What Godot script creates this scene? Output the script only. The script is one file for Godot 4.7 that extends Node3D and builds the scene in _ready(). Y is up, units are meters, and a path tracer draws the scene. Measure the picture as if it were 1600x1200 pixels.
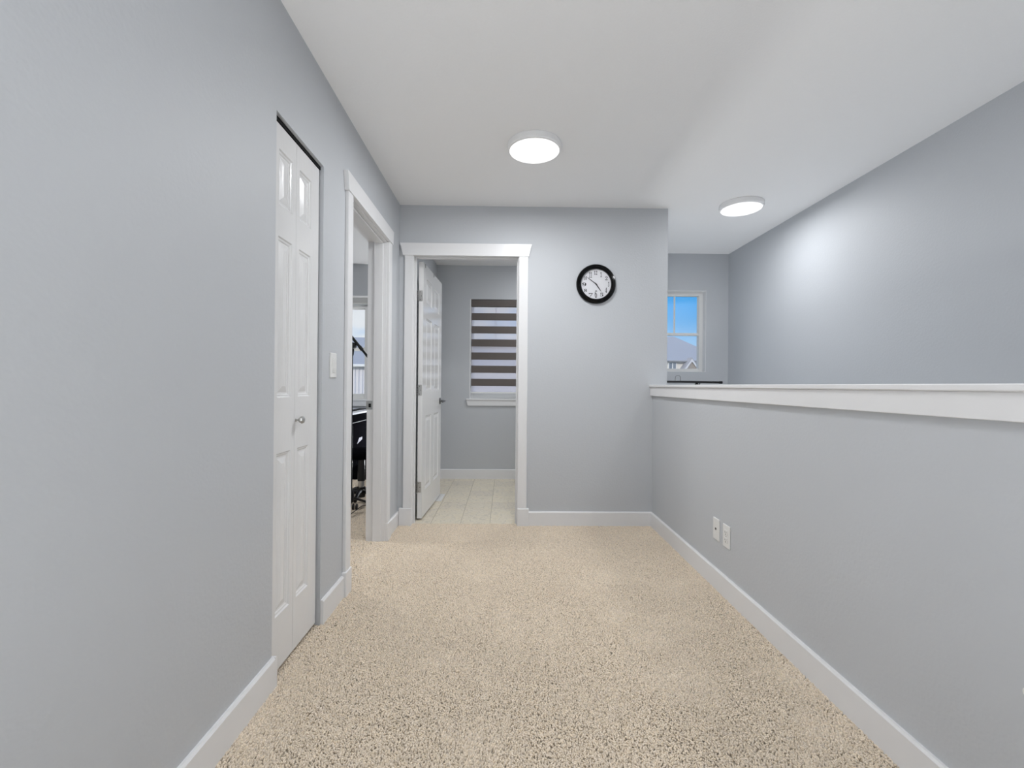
extends Node3D
# Upstairs hallway. Metres, y up, camera near the origin looking towards -z.

const H := 2.438            # ceiling height
const XL := -0.812          # hall face of the left wall
const XLB := -0.94          # its other face
const ZF := -3.477          # hall face of the far wall
const ZFB := -3.597
const XH := 1.1336          # hall face of the half wall
const XE := 1.2435          # stair face of the half wall, end of the far wall
const XR := 2.2912          # right wall of the stairwell
const ZB := -4.6435         # window wall of the stairwell
const ZN := -5.21           # window wall of bathroom and bedroom
const ZE := 2.6             # end of the hall behind the camera

const LAMP_COLOR := Color(0.982, 0.989, 1.0)

var m := {}
var used := {}

# ------------------------------------------------------------------ mesh builder
class B:
	var v := PackedVector3Array()
	var n := PackedVector3Array()
	func tri(a: Vector3, b: Vector3, c: Vector3, na: Vector3, nb = null, nc = null) -> void:
		if nb == null:
			nb = na
			nc = na
		if (b - a).cross(c - a).dot(na + nb + nc) > 0.0:
			v.append_array([a, c, b])
			n.append_array([na, nc, nb])
		else:
			v.append_array([a, b, c])
			n.append_array([na, nb, nc])
	func quad(a: Vector3, b: Vector3, c: Vector3, d: Vector3, nn: Vector3) -> void:
		tri(a, b, c, nn)
		tri(a, c, d, nn)
	# quad whose normal is computed, pointing to the same side as «side»
	func face(a: Vector3, b: Vector3, c: Vector3, d: Vector3, side: Vector3) -> void:
		var nn := (b - a).cross(d - a)
		if nn.length() < 1e-12:
			nn = (c - b).cross(d - b)
		nn = nn.normalized()
		if nn.dot(side) < 0.0:
			nn = -nn
		quad(a, b, c, d, nn)
	func box(lo: Vector3, hi: Vector3, ch := 0.0) -> void:
		var c := (lo + hi) * 0.5
		var h := ((hi - lo) * 0.5).abs()
		ch = minf(ch, minf(h.x, minf(h.y, h.z)) * 0.9)
		for ax in 3:
			for s in [-1.0, 1.0]:
				var u := (ax + 1) % 3
				var w := (ax + 2) % 3
				var p := []
				for q in [[-1, -1], [1, -1], [1, 1], [-1, 1]]:
					var e := Vector3.ZERO
					e[ax] = h[ax] * s
					e[u] = (h[u] - ch) * q[0]
					e[w] = (h[w] - ch) * q[1]
					p.append(c + e)
				var nn := Vector3.ZERO
				nn[ax] = s
				quad(p[0], p[1], p[2], p[3], nn)
		if ch <= 0.0:
			return
		for ax in 3:
			var u := (ax + 1) % 3
			var w := (ax + 2) % 3
			for su in [-1.0, 1.0]:
				for sw in [-1.0, 1.0]:
					var p := []
					for q in [[-1, 0], [1, 0], [1, 1], [-1, 1]]:
						var e := Vector3.ZERO
						e[ax] = (h[ax] - ch) * q[0]
						e[u] = (h[u] - (ch if q[1] else 0.0)) * su
						e[w] = (h[w] - (0.0 if q[1] else ch)) * sw
						p.append(c + e)
					var nn := Vector3.ZERO
					nn[u] = su
					nn[w] = sw
					quad(p[0], p[1], p[2], p[3], nn.normalized())
		for sx in [-1.0, 1.0]:
			for sy in [-1.0, 1.0]:
				for sz in [-1.0, 1.0]:
					var s := Vector3(sx, sy, sz)
					var k := h - Vector3.ONE * ch
					tri(c + Vector3(h.x, k.y, k.z) * s, c + Vector3(k.x, h.y, k.z) * s, c + Vector3(k.x, k.y, h.z) * s, s.normalized())
	# polygon (in the plane of u and w from o) extruded by the vector e
	func prism(o: Vector3, u: Vector3, w: Vector3, poly: PackedVector2Array, e: Vector3) -> void:
		var en := e.normalized()
		var ids := Geometry2D.triangulate_polygon(poly)
		var at := func(p: Vector2) -> Vector3: return o + u * p.x + w * p.y
		for i in range(0, ids.size(), 3):
			var a: Vector3 = at.call(poly[ids[i]])
			var b: Vector3 = at.call(poly[ids[i + 1]])
			var c: Vector3 = at.call(poly[ids[i + 2]])
			tri(a, b, c, -en)
			tri(a + e, b + e, c + e, en)
		var area := 0.0
		for i in poly.size():
			area += poly[i].cross(poly[(i + 1) % poly.size()])
		for i in poly.size():
			var p := poly[i]
			var q := poly[(i + 1) % poly.size()]
			var d := q - p
			var out := Vector2(d.y, -d.x) * signf(area)
			var nn := (u * out.x + w * out.y).normalized()
			quad(at.call(p), at.call(q), at.call(q) + e, at.call(p) + e, nn)
	# profile of (radius, height) turned round the axis «up» at o
	func lathe(o: Vector3, up: Vector3, prof: Array, seg := 24, smooth := true) -> void:
		up = up.normalized()
		var x := up.cross(Vector3(0.31, 0.57, 0.76)).normalized()
		var z := up.cross(x)
		for k in prof.size() - 1:
			var a: Vector2 = prof[k]
			var b: Vector2 = prof[k + 1]
			var d := b - a
			if d.length() < 1e-9:
				continue
			var sl := Vector2(d.y, -d.x).normalized()
			for i in seg:
				var p := TAU * i / seg
				var q := TAU * (i + 1) / seg
				var dp := x * cos(p) + z * sin(p)
				var dq := x * cos(q) + z * sin(q)
				var np := (dp * sl.x + up * sl.y).normalized()
				var nq := (dq * sl.x + up * sl.y).normalized()
				if not smooth:
					np = (np + nq).normalized()
					nq = np
				var a0 := o + dp * a.x + up * a.y
				var a1 := o + dq * a.x + up * a.y
				var b0 := o + dp * b.x + up * b.y
				var b1 := o + dq * b.x + up * b.y
				if a.x > 1e-7:
					tri(a0, a1, b0, np, nq, np)
				if b.x > 1e-7:
					tri(a1, b1, b0, nq, nq, np)
	# round tube along points; r may be a number or an array
	func tube(pts: Array, r, seg := 10) -> void:
		var px := Vector3.ZERO
		var rings := []
		for i in pts.size():
			var t: Vector3 = (pts[mini(i + 1, pts.size() - 1)] - pts[maxi(i - 1, 0)]).normalized()
			var x := px - t * px.dot(t)
			if x.length() < 0.01:
				x = t.cross(Vector3(0.3, 0.4, 0.87) if absf(t.y) > 0.8 else Vector3.UP)
			x = x.normalized()
			px = x
			var z := t.cross(x)
			var rr: float = r[i] if r is Array else r
			var ring := []
			for k in seg:
				var d := x * cos(TAU * k / seg) + z * sin(TAU * k / seg)
				ring.append([pts[i] + d * rr, d])
			rings.append([ring, t])
		for i in rings.size() - 1:
			for k in seg:
				var a = rings[i][0][k]
				var b = rings[i][0][(k + 1) % seg]
				var c = rings[i + 1][0][(k + 1) % seg]
				var d = rings[i + 1][0][k]
				tri(a[0], b[0], c[0], a[1], b[1], c[1])
				tri(a[0], c[0], d[0], a[1], c[1], d[1])
		for e in [0, rings.size() - 1]:
			var nn: Vector3 = rings[e][1] * (-1.0 if e == 0 else 1.0)
			for k in seg:
				tri(pts[e], rings[e][0][k][0], rings[e][0][(k + 1) % seg][0], nn)
	func mesh(shift := Vector3.ZERO) -> ArrayMesh:
		var vv := v.duplicate()
		if shift != Vector3.ZERO:
			for i in vv.size():
				vv[i] -= shift
		var a := []
		a.resize(Mesh.ARRAY_MAX)
		a[Mesh.ARRAY_VERTEX] = vv
		a[Mesh.ARRAY_NORMAL] = n
		var am := ArrayMesh.new()
		am.add_surface_from_arrays(Mesh.PRIMITIVE_TRIANGLES, a)
		return am

# ------------------------------------------------------------------ scene helpers
func numbered(called: String) -> String:
	if not used.has(called):
		used[called] = 0
		return called
	used[called] += 1
	return "%s_%03d" % [called, used[called]]

func tag(o: Node3D, label: String, category: String, kind := "", group := "") -> Node3D:
	o.set_meta("label", label)
	o.set_meta("category", category)
	if kind:
		o.set_meta("kind", kind)
	if group:
		o.set_meta("group", group)
	return o

# a thing's base node at the root
func thing(called: String, label: String, category: String, at := Vector3.ZERO, kind := "", group := "") -> Node3D:
	var o := Node3D.new()
	o.name = numbered(called)
	o.position = at
	add_child(o)
	return tag(o, label, category, kind, group)

func base_of(p: Node) -> Vector3:
	var at := Vector3.ZERO
	while p != self and p != null:
		at += (p as Node3D).position
		p = p.get_parent()
	return at

# one mesh; its builder works in world coordinates, unless local
func obj(called: String, b: B, mat: Material, parent: Node = self, local := false) -> MeshInstance3D:
	var o := MeshInstance3D.new()
	o.name = numbered(called) if parent == self else called
	o.mesh = b.mesh(Vector3.ZERO if local else base_of(parent))
	o.material_override = mat
	parent.add_child(o, true)
	return o

func one(called: String, b: B, mat: Material, label: String, category: String, kind := "") -> MeshInstance3D:
	var o := obj(called, b, mat)
	tag(o, label, category, kind)
	return o

func boxes(list: Array, ch := 0.0) -> B:
	var b := B.new()
	for q in list:
		b.box(Vector3(q[0], q[2], q[4]), Vector3(q[1], q[3], q[5]), ch)
	return b

func lin(r: float, g: float, b: float) -> Color:
	return Color(r, g, b).linear_to_srgb()

func mat(called: String, c: Color, rough := 0.5, metal := 0.0) -> StandardMaterial3D:
	var s := StandardMaterial3D.new()
	s.resource_name = called
	s.albedo_color = c
	s.roughness = rough
	s.metallic = metal
	m[called] = s
	return s

func noise_tex(freq: float, seed_: int, octaves := 3, size := 512) -> NoiseTexture2D:
	var f := FastNoiseLite.new()
	f.seed = seed_
	f.noise_type = FastNoiseLite.TYPE_SIMPLEX_SMOOTH
	f.frequency = freq
	f.fractal_octaves = octaves
	var t := NoiseTexture2D.new()
	t.width = size
	t.height = size
	t.seamless = true
	t.noise = f
	return t

func relief(s: StandardMaterial3D, freq: float, seed_: int, scale: Vector3, depth_cm: float, octaves := 3) -> void:
	s.heightmap_enabled = true
	s.heightmap_texture = noise_tex(freq, seed_, octaves)
	s.heightmap_scale = depth_cm
	s.uv1_triplanar = true
	s.uv1_world_triplanar = true
	s.uv1_scale = scale

# ------------------------------------------------------------------ camera, sky, lights
func camera_sky_light() -> void:
	var f := 710.71
	var yaw := 0.0152
	var pit := 0.0029
	var rol := 0.008
	var fw := Vector3(sin(yaw) * cos(pit), sin(pit), -cos(yaw) * cos(pit))
	var r := Vector3(cos(yaw), 0, sin(yaw))
	var u := r.cross(fw)
	var cam := Camera3D.new()
	cam.name = "camera"
	cam.fov = rad_to_deg(2.0 * atan(600.0 / f))
	cam.near = 0.05
	cam.far = 400.0
	cam.transform = Transform3D(Basis(r * cos(rol) + u * sin(rol), -r * sin(rol) + u * cos(rol), -fw), Vector3(0, 1.0698, 0))
	add_child(cam)
	cam.current = true

	var env := Environment.new()
	env.background_mode = Environment.BG_SKY
	env.tonemap_mode = Environment.TONE_MAPPER_LINEAR
	env.tonemap_exposure = 1.0
	env.sdfgi_enabled = true
	env.ssao_enabled = true
	env.ssil_enabled = true
	var sky := Sky.new()
	var ps := PanoramaSkyMaterial.new()
	ps.panorama = sky_image()
	ps.energy_multiplier = 1.0
	sky.sky_material = ps
	env.sky = sky
	var we := WorldEnvironment.new()
	we.name = "environment"
	we.environment = env
	add_child(we)

	var sun := DirectionalLight3D.new()
	sun.name = "sun"
	sun.light_color = Color(1.0, 0.97, 0.93)
	sun.light_energy = 0.55
	sun.light_angular_distance = 0.6
	sun.shadow_enabled = true
	sun.basis = Basis.looking_at(-Vector3(-0.35, 0.42, 1.0).normalized())
	add_child(sun)

	# three LED discs of the hall and stairs (the third one is behind the camera), one in the bedroom
	ceiling_light(Vector3(0.156, H, -2.58), 1.6, "round white LED ceiling light in the middle of the hall ceiling, larger one in view")
	ceiling_light(Vector3(1.757, H, -3.375), 0.85, "round white LED ceiling light over the stairwell, close to the right wall")
	ceiling_light(Vector3(-0.3, H, 0.5), 1.2, "round white LED ceiling light at the near end of the hall ceiling")
	ceiling_light(Vector3(1.757, H, 0.2), 1.05, "round white LED ceiling light over the near end of the stairwell")
	ceiling_light(Vector3(0.65, H, -4.4), 1.3, "round white LED ceiling light of the bathroom, out of sight")
	ceiling_light(Vector3(-2.3, H, -3.3), 2.2, "round white LED ceiling light of the bedroom, out of sight")
	# lamps out of sight that wash the ceilings: behind the camera, at the foot of the stairs, in the bedroom
	uplight(Vector3(-0.45, 0.0, 0.8), 0.24, 0.09, 3.7, "short white can uplighter standing on the hall carpet behind the camera")
	uplight(Vector3(1.77, -2.8, -3.9), 0.9, 0.30, 2.25, "wide white bowl uplighter on the landing at the foot of the stairs")
	uplight(Vector3(-1.04, 0.0, -4.95), 0.24, 0.085, 1.25, "short white can uplighter standing on the bedroom carpet, out of sight")

func ceiling_light(at: Vector3, energy: float, label: String) -> void:
	var t := thing("ceiling_light", label, "ceiling light", at, "", "round ceiling lights")
	var b := B.new()
	b.lathe(at, Vector3.UP, [Vector2(0.0, 0.002), Vector2(0.150, 0.002), Vector2(0.153, -0.004), Vector2(0.153, -0.030), Vector2(0.150, -0.036), Vector2(0.141, -0.038), Vector2(0.141, -0.034)], 64)
	obj("rim", b, m.fixture, t)
	b = B.new()
	b.lathe(at, Vector3.UP, [Vector2(0.141, -0.033), Vector2(0.139, -0.039), Vector2(0.120, -0.041), Vector2(0.0, -0.042)], 64)
	obj("lamp_diffuser", b, m.lamp, t)
	var l := AreaLight3D.new()
	l.name = "lamp_light"
	l.area_size = Vector2(0.25, 0.25)
	l.light_color = LAMP_COLOR
	l.light_energy = energy
	l.shadow_enabled = true
	l.set("area_range", 12.0)
	l.set("area_attenuation", 2.0)
	l.rotation.x = -PI / 2
	l.position = Vector3(0, -0.046, 0)
	t.add_child(l)

func uplight(at: Vector3, h: float, r: float, energy: float, label: String) -> void:
	var t := thing("floor_uplighter", label, "floor lamp", at)
	var b := B.new()
	var y0 := maxf(h - 0.24, 0.0)
	if y0 > 0.1:
		b.lathe(at, Vector3.UP, [Vector2(0.0, 0.0), Vector2(0.16, 0.0), Vector2(0.16, 0.015), Vector2(0.02, 0.03), Vector2(0.015, y0 + 0.02)], 28)
	b.lathe(at, Vector3.UP, [Vector2(0.0, y0), Vector2(r * 0.7, y0), Vector2(r * 0.9, y0 + 0.03), Vector2(r, h), Vector2(r - 0.005, h), Vector2(r - 0.009, h - 0.012)], 32)
	obj("housing", b, m.fixture, t)
	b = B.new()
	b.lathe(at, Vector3.UP, [Vector2(r - 0.008, h - 0.012), Vector2(0.0, h - 0.011)], 32)
	obj("lamp_lens", b, m.lamp, t)
	var l := AreaLight3D.new()
	l.name = "lamp_light"
	l.area_size = Vector2(r * 1.6, r * 1.6)
	l.light_color = LAMP_COLOR
	l.light_energy = energy
	l.shadow_enabled = true
	l.set("area_range", 12.0)
	l.set("area_attenuation", 2.0)
	l.rotation.x = PI / 2
	l.position = Vector3(0, h + 0.004, 0)
	t.add_child(l)

func sky_image() -> ImageTexture:
	var w := 1024
	var h := 512
	var im := Image.create(w, h, false, Image.FORMAT_RGBF)
	var f := FastNoiseLite.new()
	f.seed = 11
	f.frequency = 1.6
	f.fractal_octaves = 5
	for y in h:
		var el := (0.5 - (y + 0.5) / h) * PI
		for x in w:
			var az := (x + 0.5) / w * TAU
			var d := Vector3(sin(az) * cos(el), sin(el), cos(az) * cos(el))
			var up := maxf(d.y, 0.0)
			# blue that grows paler towards the horizon
			var c := Vector3(0.012, 0.36, 0.87).lerp(Vector3(0.50, 0.73, 0.94), 1.0 - smoothstep(0.02, 0.19, up))
			var q := d / (up + 0.22)
			var cl := f.get_noise_3d(q.x, q.y * 2.2, q.z) + 0.35 * f.get_noise_3d(q.x * 3.0 + 7.0, q.y * 6.0, q.z * 3.0)
			# a bank of cloud stands to the west (-x)
			var west := smoothstep(-0.30, 0.14, -d.x)
			var k := smoothstep(0.16 - 0.95 * west, 0.62 - 0.85 * west, cl)
			c = c.lerp(Vector3(0.82, 0.87, 0.92), k)
			if d.y < 0.0:
				c = Vector3(0.45, 0.5, 0.55)
			im.set_pixel(x, y, Color(c.x, c.y, c.z))
	return ImageTexture.create_from_image(im)

# ------------------------------------------------------------------ materials
func materials() -> void:
	mat("wall", lin(0.574, 0.594, 0.619), 0.55)
	relief(m.wall, 0.05, 1, Vector3(2.2, 2.2, 2.2), 0.035, 2)
	mat("ceiling", lin(0.93, 0.93, 0.93), 0.9)
	relief(m.ceiling, 0.06, 2, Vector3(2.5, 2.5, 2.5), 0.06, 3)
	mat("trim", lin(0.84, 0.84, 0.845), 0.32)
	mat("door", lin(0.84, 0.84, 0.84), 0.22)
	relief(m.door, 0.03, 5, Vector3(9, 0.7, 9), 0.025, 3)
	mat("door_gloss", lin(0.84, 0.84, 0.84), 0.13)
	mat("fixture", lin(0.93, 0.93, 0.93), 0.4)
	mat("plate", Color8(236, 236, 234), 0.3)
	var l := mat("lamp", Color8(250, 250, 250), 0.5)
	l.emission_enabled = true
	l.emission = Color(1, 1, 1)
	l.emission_energy_multiplier = 0.9
	mat("carpet_back", lin(0.46, 0.41, 0.33), 1.0)
	mat("stair_carpet", lin(0.60, 0.53, 0.43), 1.0)
	var p := mat("pile", Color.WHITE, 0.95)
	p.vertex_color_use_as_albedo = true
	p.rim_enabled = true
	p.rim = 0.15
	mat("grout", Color8(168, 160, 142), 0.8)
	mat("steel", Color8(190, 190, 188), 0.28, 0.95)
	mat("dark_steel", Color8(120, 120, 120), 0.3, 0.95)
	mat("hole", Color8(20, 20, 20), 0.8)
	mat("track", Color8(8, 8, 9), 0.6)
	m.track.metallic_specular = 0.2
	mat("black", Color8(14, 14, 15), 0.35)
	mat("black_gloss", Color8(6, 6, 7), 0.15)
	m.black_gloss.metallic_specular = 0.32
	mat("black_cloth", Color8(10, 10, 13), 1.0)
	m.black_cloth.metallic_specular = 0.05
	mat("dial", Color8(226, 226, 230), 0.6)
	mat("ink", Color8(25, 25, 28), 0.6)
	mat("vinyl", Color8(236, 236, 234), 0.35)
	var g := mat("glass", Color(1, 1, 1, 0.04), 0.02)
	g.transparency = BaseMaterial3D.TRANSPARENCY_ALPHA
	mat("band", Color8(106, 99, 95), 0.85)
	m.band.backlight_enabled = true
	m.band.backlight = Color(0.03, 0.025, 0.02)
	var sh := mat("sheer", Color(0.96, 0.95, 0.98, 0.45), 0.9)
	sh.backlight_enabled = true
	sh.backlight = Color(0.6, 0.6, 0.66)
	sh.transparency = BaseMaterial3D.TRANSPARENCY_ALPHA
	mat("stucco", Color8(238, 234, 228), 0.9)
	relief(m.stucco, 0.06, 8, Vector3(2, 2, 2), 0.4)
	mat("siding", Color8(226, 224, 230), 0.8)
	mat("shingle", Color8(180, 181, 192), 0.95)
	relief(m.shingle, 0.08, 9, Vector3(1.5, 3, 1.5), 1.2)
	mat("gable", Color8(168, 158, 152), 0.85)
	mat("house_trim", Color8(240, 240, 240), 0.6)
	mat("house_glass", Color8(120, 130, 145), 0.1)
	mat("lawn", Color8(96, 112, 78), 1.0)
	mat("shade_cassette", Color8(190, 190, 188), 0.6)
	mat("key_white", Color8(235, 238, 245), 0.25)
	mat("paper", Color8(150, 150, 158), 0.8)
	mat("panel_grey", Color8(196, 204, 222), 0.35)

# ------------------------------------------------------------------ room shell
func shell() -> void:
	var hc := H + 0.02
	one("wall_left", boxes([
		[XLB, XL, -0.1, hc, -1.612, ZE + 0.05], [XLB, XL, 2.033, hc, -2.03, -1.612], [XLB, XL, -0.1, hc, -2.361, -2.03],
		[XLB, XL, 2.057, hc, -3.128, -2.361], [XLB, XL, -0.1, hc, ZF - 0.005, -3.128]]), m.wall,
		"pale blue grey painted wall along the left of the hall, with a closet and a doorway in it", "wall", "structure")
	one("wall_far", boxes([
		[XLB, -0.718, -0.1, hc, ZFB, ZF], [-0.718, 0.113, 2.074, hc, ZFB, ZF], [0.113, XE, -0.1, hc, ZFB, ZF]]), m.wall,
		"pale blue grey wall at the far end of the hall with the black clock on it", "wall", "structure")
	one("wall_half", boxes([[XH, XE, -0.1, 1.058, ZF - 0.002, ZE + 0.05]]), m.wall,
		"low pale blue grey half wall on the right under a white cap", "half wall", "structure")
	one("wall_right", boxes([[XR, XR + 0.12, -2.9, hc, ZB - 0.12, ZE + 0.05]]), m.wall,
		"tall pale blue grey wall on the far right beyond the half wall", "wall", "structure")
	one("wall_back", boxes([
		[XE - 0.12, 1.22, -2.9, hc, ZB - 0.13, ZB], [1.22, 2.06, -2.9, 1.223, ZB - 0.13, ZB], [1.22, 2.06, 2.059, hc, ZB - 0.13, ZB], [2.06, XR + 0.01, -2.9, hc, ZB - 0.13, ZB]]), m.wall,
		"blue grey end wall of the stairwell around the window with blue sky", "wall", "structure")
	one("wall_stair", boxes([[XE - 0.12, XE, -2.9, hc, ZN - 0.12, ZFB + 0.005]]), m.wall,
		"blue grey side wall of the stairwell behind the end of the far wall", "wall", "structure")
	one("wall_partition", boxes([[XLB, -0.79, -0.1, hc, ZN - 0.01, ZFB + 0.005]]), m.wall,
		"blue grey side wall of the bathroom behind its open door", "wall", "structure")
	one("wall_window", boxes([
		[-4.1, -3.05, -0.1, hc, ZN - 0.13, ZN], [-3.05, -1.575, -0.1, 0.893, ZN - 0.13, ZN], [-3.05, -1.575, 1.975, hc, ZN - 0.13, ZN],
		[-1.575, -0.407, -0.1, hc, ZN - 0.13, ZN], [-0.407, 0.41, -0.1, 0.912, ZN - 0.13, ZN], [-0.407, 0.41, 2.052, hc, ZN - 0.13, ZN], [0.41, XE - 0.11, -0.1, hc, ZN - 0.13, ZN]]), m.wall,
		"blue grey outer wall of the bathroom and bedroom, seen through both doorways", "wall", "structure")
	one("wall_bedroom", boxes([[-4.1, -3.98, -0.1, hc, ZN, -2.2], [-4.1, XLB, -0.1, hc, -2.32, -2.2]]), m.wall,
		"blue grey inner walls of the bedroom, out of sight beside its doorway", "wall", "structure")
	one("wall_closet", boxes([[-1.55, -1.45, -0.1, hc, -2.2, -1.4], [-1.55, XLB, -0.1, hc, -1.5, -1.4]]), m.wall,
		"walls inside the shallow closet behind the white bifold door", "wall", "structure")
	one("wall_rear", boxes([[-0.95, XR + 0.12, -2.9, hc, ZE, ZE + 0.12]]), m.wall,
		"blue grey wall closing the hall behind the camera", "wall", "structure")
	one("ceiling", boxes([[-4.1, XR + 0.12, H, H + 0.16, ZN - 0.13, ZE + 0.12]]), m.ceiling,
		"flat off-white ceiling over the hall, stairwell and rooms", "ceiling", "structure")

	# floors
	var fl := thing("floor", "beige cut-pile carpet of the hall and bedroom", "carpet", Vector3.ZERO, "structure")
	obj("carpet_backing", boxes([[XLB, XE, -0.2, -0.006, -3.515, ZE + 0.05], [-4.1, XLB, -0.2, -0.006, ZN, -1.4]]), m.carpet_back, fl)
	carpet_pile(fl)
	var bf := thing("floor", "pale grey-beige tiled bathroom floor beyond the far doorway", "tiled floor", Vector3.ZERO, "structure")
	obj("grout_bed", boxes([[-0.79, XE - 0.12, -0.2, -0.0035, ZN, -3.515]]), m.grout, bf)
	tiles(bf)
	one("floor", boxes([[XE - 0.02, XR + 0.02, -2.9, -2.8, ZB - 0.02, -2.6], [XE - 0.02, XR + 0.02, -2.9, -0.2, 1.2, ZE + 0.05], [XE - 0.02, XR + 0.02, -0.2, -0.001, 1.2, ZE + 0.05]]), m.stair_carpet, "carpeted floors at the head and foot of the stairs, hidden below the half wall", "floor", "structure")
	var st := thing("stairs", "carpeted stairs going down behind the half wall, hidden from view", "stairs", Vector3(1.75, -2.8, -0.5), "structure")
	for k in 14:
		obj("step", boxes([[XE, XR, -2.85, -0.1867 * (k + 1), 1.2 - 0.265 * (k + 1), 1.2 - 0.265 * k]], 0.012), m.stair_carpet, st)

	# baseboards
	base("baseboard_left", [[Vector3(XL, 0, ZE), Vector3(XL, 0, -1.612), Vector3(1, 0, 0)], [Vector3(XL, 0, -2.035), Vector3(XL, 0, -2.292), Vector3(1, 0, 0)], [Vector3(XL, 0, -3.19), Vector3(XL, 0, ZF), Vector3(1, 0, 0)]], "white baseboard along the left hall wall", true)
	base("baseboard_far", [[Vector3(0.186, 0, ZF), Vector3(XH, 0, ZF), Vector3(0, 0, 1)]], "white baseboard under the clock on the far wall")
	base("baseboard_half", [[Vector3(XH, 0, ZF + 0.014), Vector3(XH, 0, ZE), Vector3(-1, 0, 0)]], "long white baseboard at the foot of the half wall on the right")
	base("baseboard_bath", [[Vector3(-0.79, 0, ZN), Vector3(XE - 0.12, 0, ZN), Vector3(0, 0, 1)], [Vector3(-0.79, 0, ZFB), Vector3(-0.79, 0, ZN + 0.014), Vector3(1, 0, 0)]], "white baseboard under the bathroom window")
	base("baseboard_bedroom", [[Vector3(-3.98, 0, ZN), Vector3(XLB, 0, ZN), Vector3(0, 0, 1)]], "white baseboard under the bedroom window")

func base(called: String, runs: Array, label: String, returns := false) -> void:
	var b := B.new()
	var prof := PackedVector2Array([Vector2(0, -0.01), Vector2(0.0138, -0.01), Vector2(0.0138, 0.101), Vector2(0.0085, 0.108), Vector2(0, 0.108)])
	for r in runs:
		b.prism(r[0], r[2], Vector3.UP, prof, r[1] - r[0])
	if returns:   # the near board wraps into the closet opening
		b.prism(Vector3(XL + 0.0138, 0, -1.612), Vector3(0, 0, -1), Vector3.UP, prof, Vector3(-0.03, 0, 0))
	one(called, b, m.trim, label, "baseboard", "structure")

func carpet_pile(fl: Node3D) -> void:
	var b := B.new()
	# one tuft: a bent six-sided bud
	var ring := []
	for k in 5:
		var a := TAU * k / 5
		ring.append([Vector3(cos(a) * 0.0022, -0.006, sin(a) * 0.0022), Vector3(cos(a) * 0.0036 + 0.0006, 0.0005, sin(a) * 0.0036), Vector3(cos(a) * 0.0022 + 0.0014, 0.0034, sin(a) * 0.0022)])
	var top := Vector3(0.0017, 0.0041, 0)
	for k in 5:
		var p = ring[k]
		var q = ring[(k + 1) % 5]
		for i in 2:
			var c: Vector3 = (p[i] + q[i + 1]) * 0.5 - Vector3(0.0006, 0.0, 0)
			b.face(p[i], q[i], q[i + 1], p[i + 1], Vector3(c.x, 0.0005, c.z))
		b.tri(p[2], q[2], top, Vector3((p[2].x + q[2].x) * 80, 0.8, (p[2].z + q[2].z) * 80).normalized())
	var mesh := b.mesh()
	mesh.surface_set_material(0, m.pile)
	var rng := RandomNumberGenerator.new()
	rng.seed = 5
	var lie := FastNoiseLite.new()
	lie.seed = 3
	lie.frequency = 2.1
	lie.fractal_octaves = 3
	var fine := FastNoiseLite.new()
	fine.seed = 9
	fine.frequency = 24.0
	fine.fractal_octaves = 2
	var buf := PackedFloat32Array()
	var areas := [[XL + 0.004, XH - 0.01, -3.507, -0.55, 0.0048], [XLB + 0.01, XL + 0.003, -2.028, -1.614, 0.0048], [-2.15, XL + 0.003, -5.1, -2.42, 0.007]]
	for ar in areas:
		var s: float = ar[4]
		var x: float = ar[0]
		while x < ar[1]:
			var z: float = ar[2]
			while z < ar[3]:
				var px := x + rng.randf_range(-0.5, 0.5) * s
				var pz := z + rng.randf_range(-0.5, 0.5) * s
				z += s
				var l := lie.get_noise_2d(px, pz)
				var fi := fine.get_noise_2d(px, pz)
				if rng.randf() < 0.07 + maxf(0.0, fi) * 0.25:
					continue
				var k := s / 0.0054 * rng.randf_range(0.85, 1.2)
				var t := Basis(Vector3.UP, rng.randf() * TAU)
				t = Basis(Vector3.RIGHT, l * 1.1 + rng.randf_range(-0.3, 0.3)) * Basis(Vector3.BACK, l * 0.7 + rng.randf_range(-0.3, 0.3)) * t
				t = t.scaled(Vector3(k, k, k))
				var y := rng.randf_range(-0.0022, 0.001) - maxf(0.0, fi) * 0.002
				var tone := rng.randf_range(0.84, 1.08)
				var warm := rng.randf_range(-0.03, 0.03)
				buf.append_array([t.x.x, t.y.x, t.z.x, px, t.x.y, t.y.y, t.z.y, y, t.x.z, t.y.z, t.z.z, pz, 0.86 * tone, (0.745 - warm * 0.3) * tone, (0.60 - warm) * tone, 1.0])
			x += s
	var mm := MultiMesh.new()
	mm.transform_format = MultiMesh.TRANSFORM_3D
	mm.use_colors = true
	mm.mesh = mesh
	mm.instance_count = buf.size() / 16
	mm.buffer = buf
	var o := MultiMeshInstance3D.new()
	o.name = "carpet_pile"
	o.multimesh = mm
	o.set_meta("kind", "stuff")
	fl.add_child(o)

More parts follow.
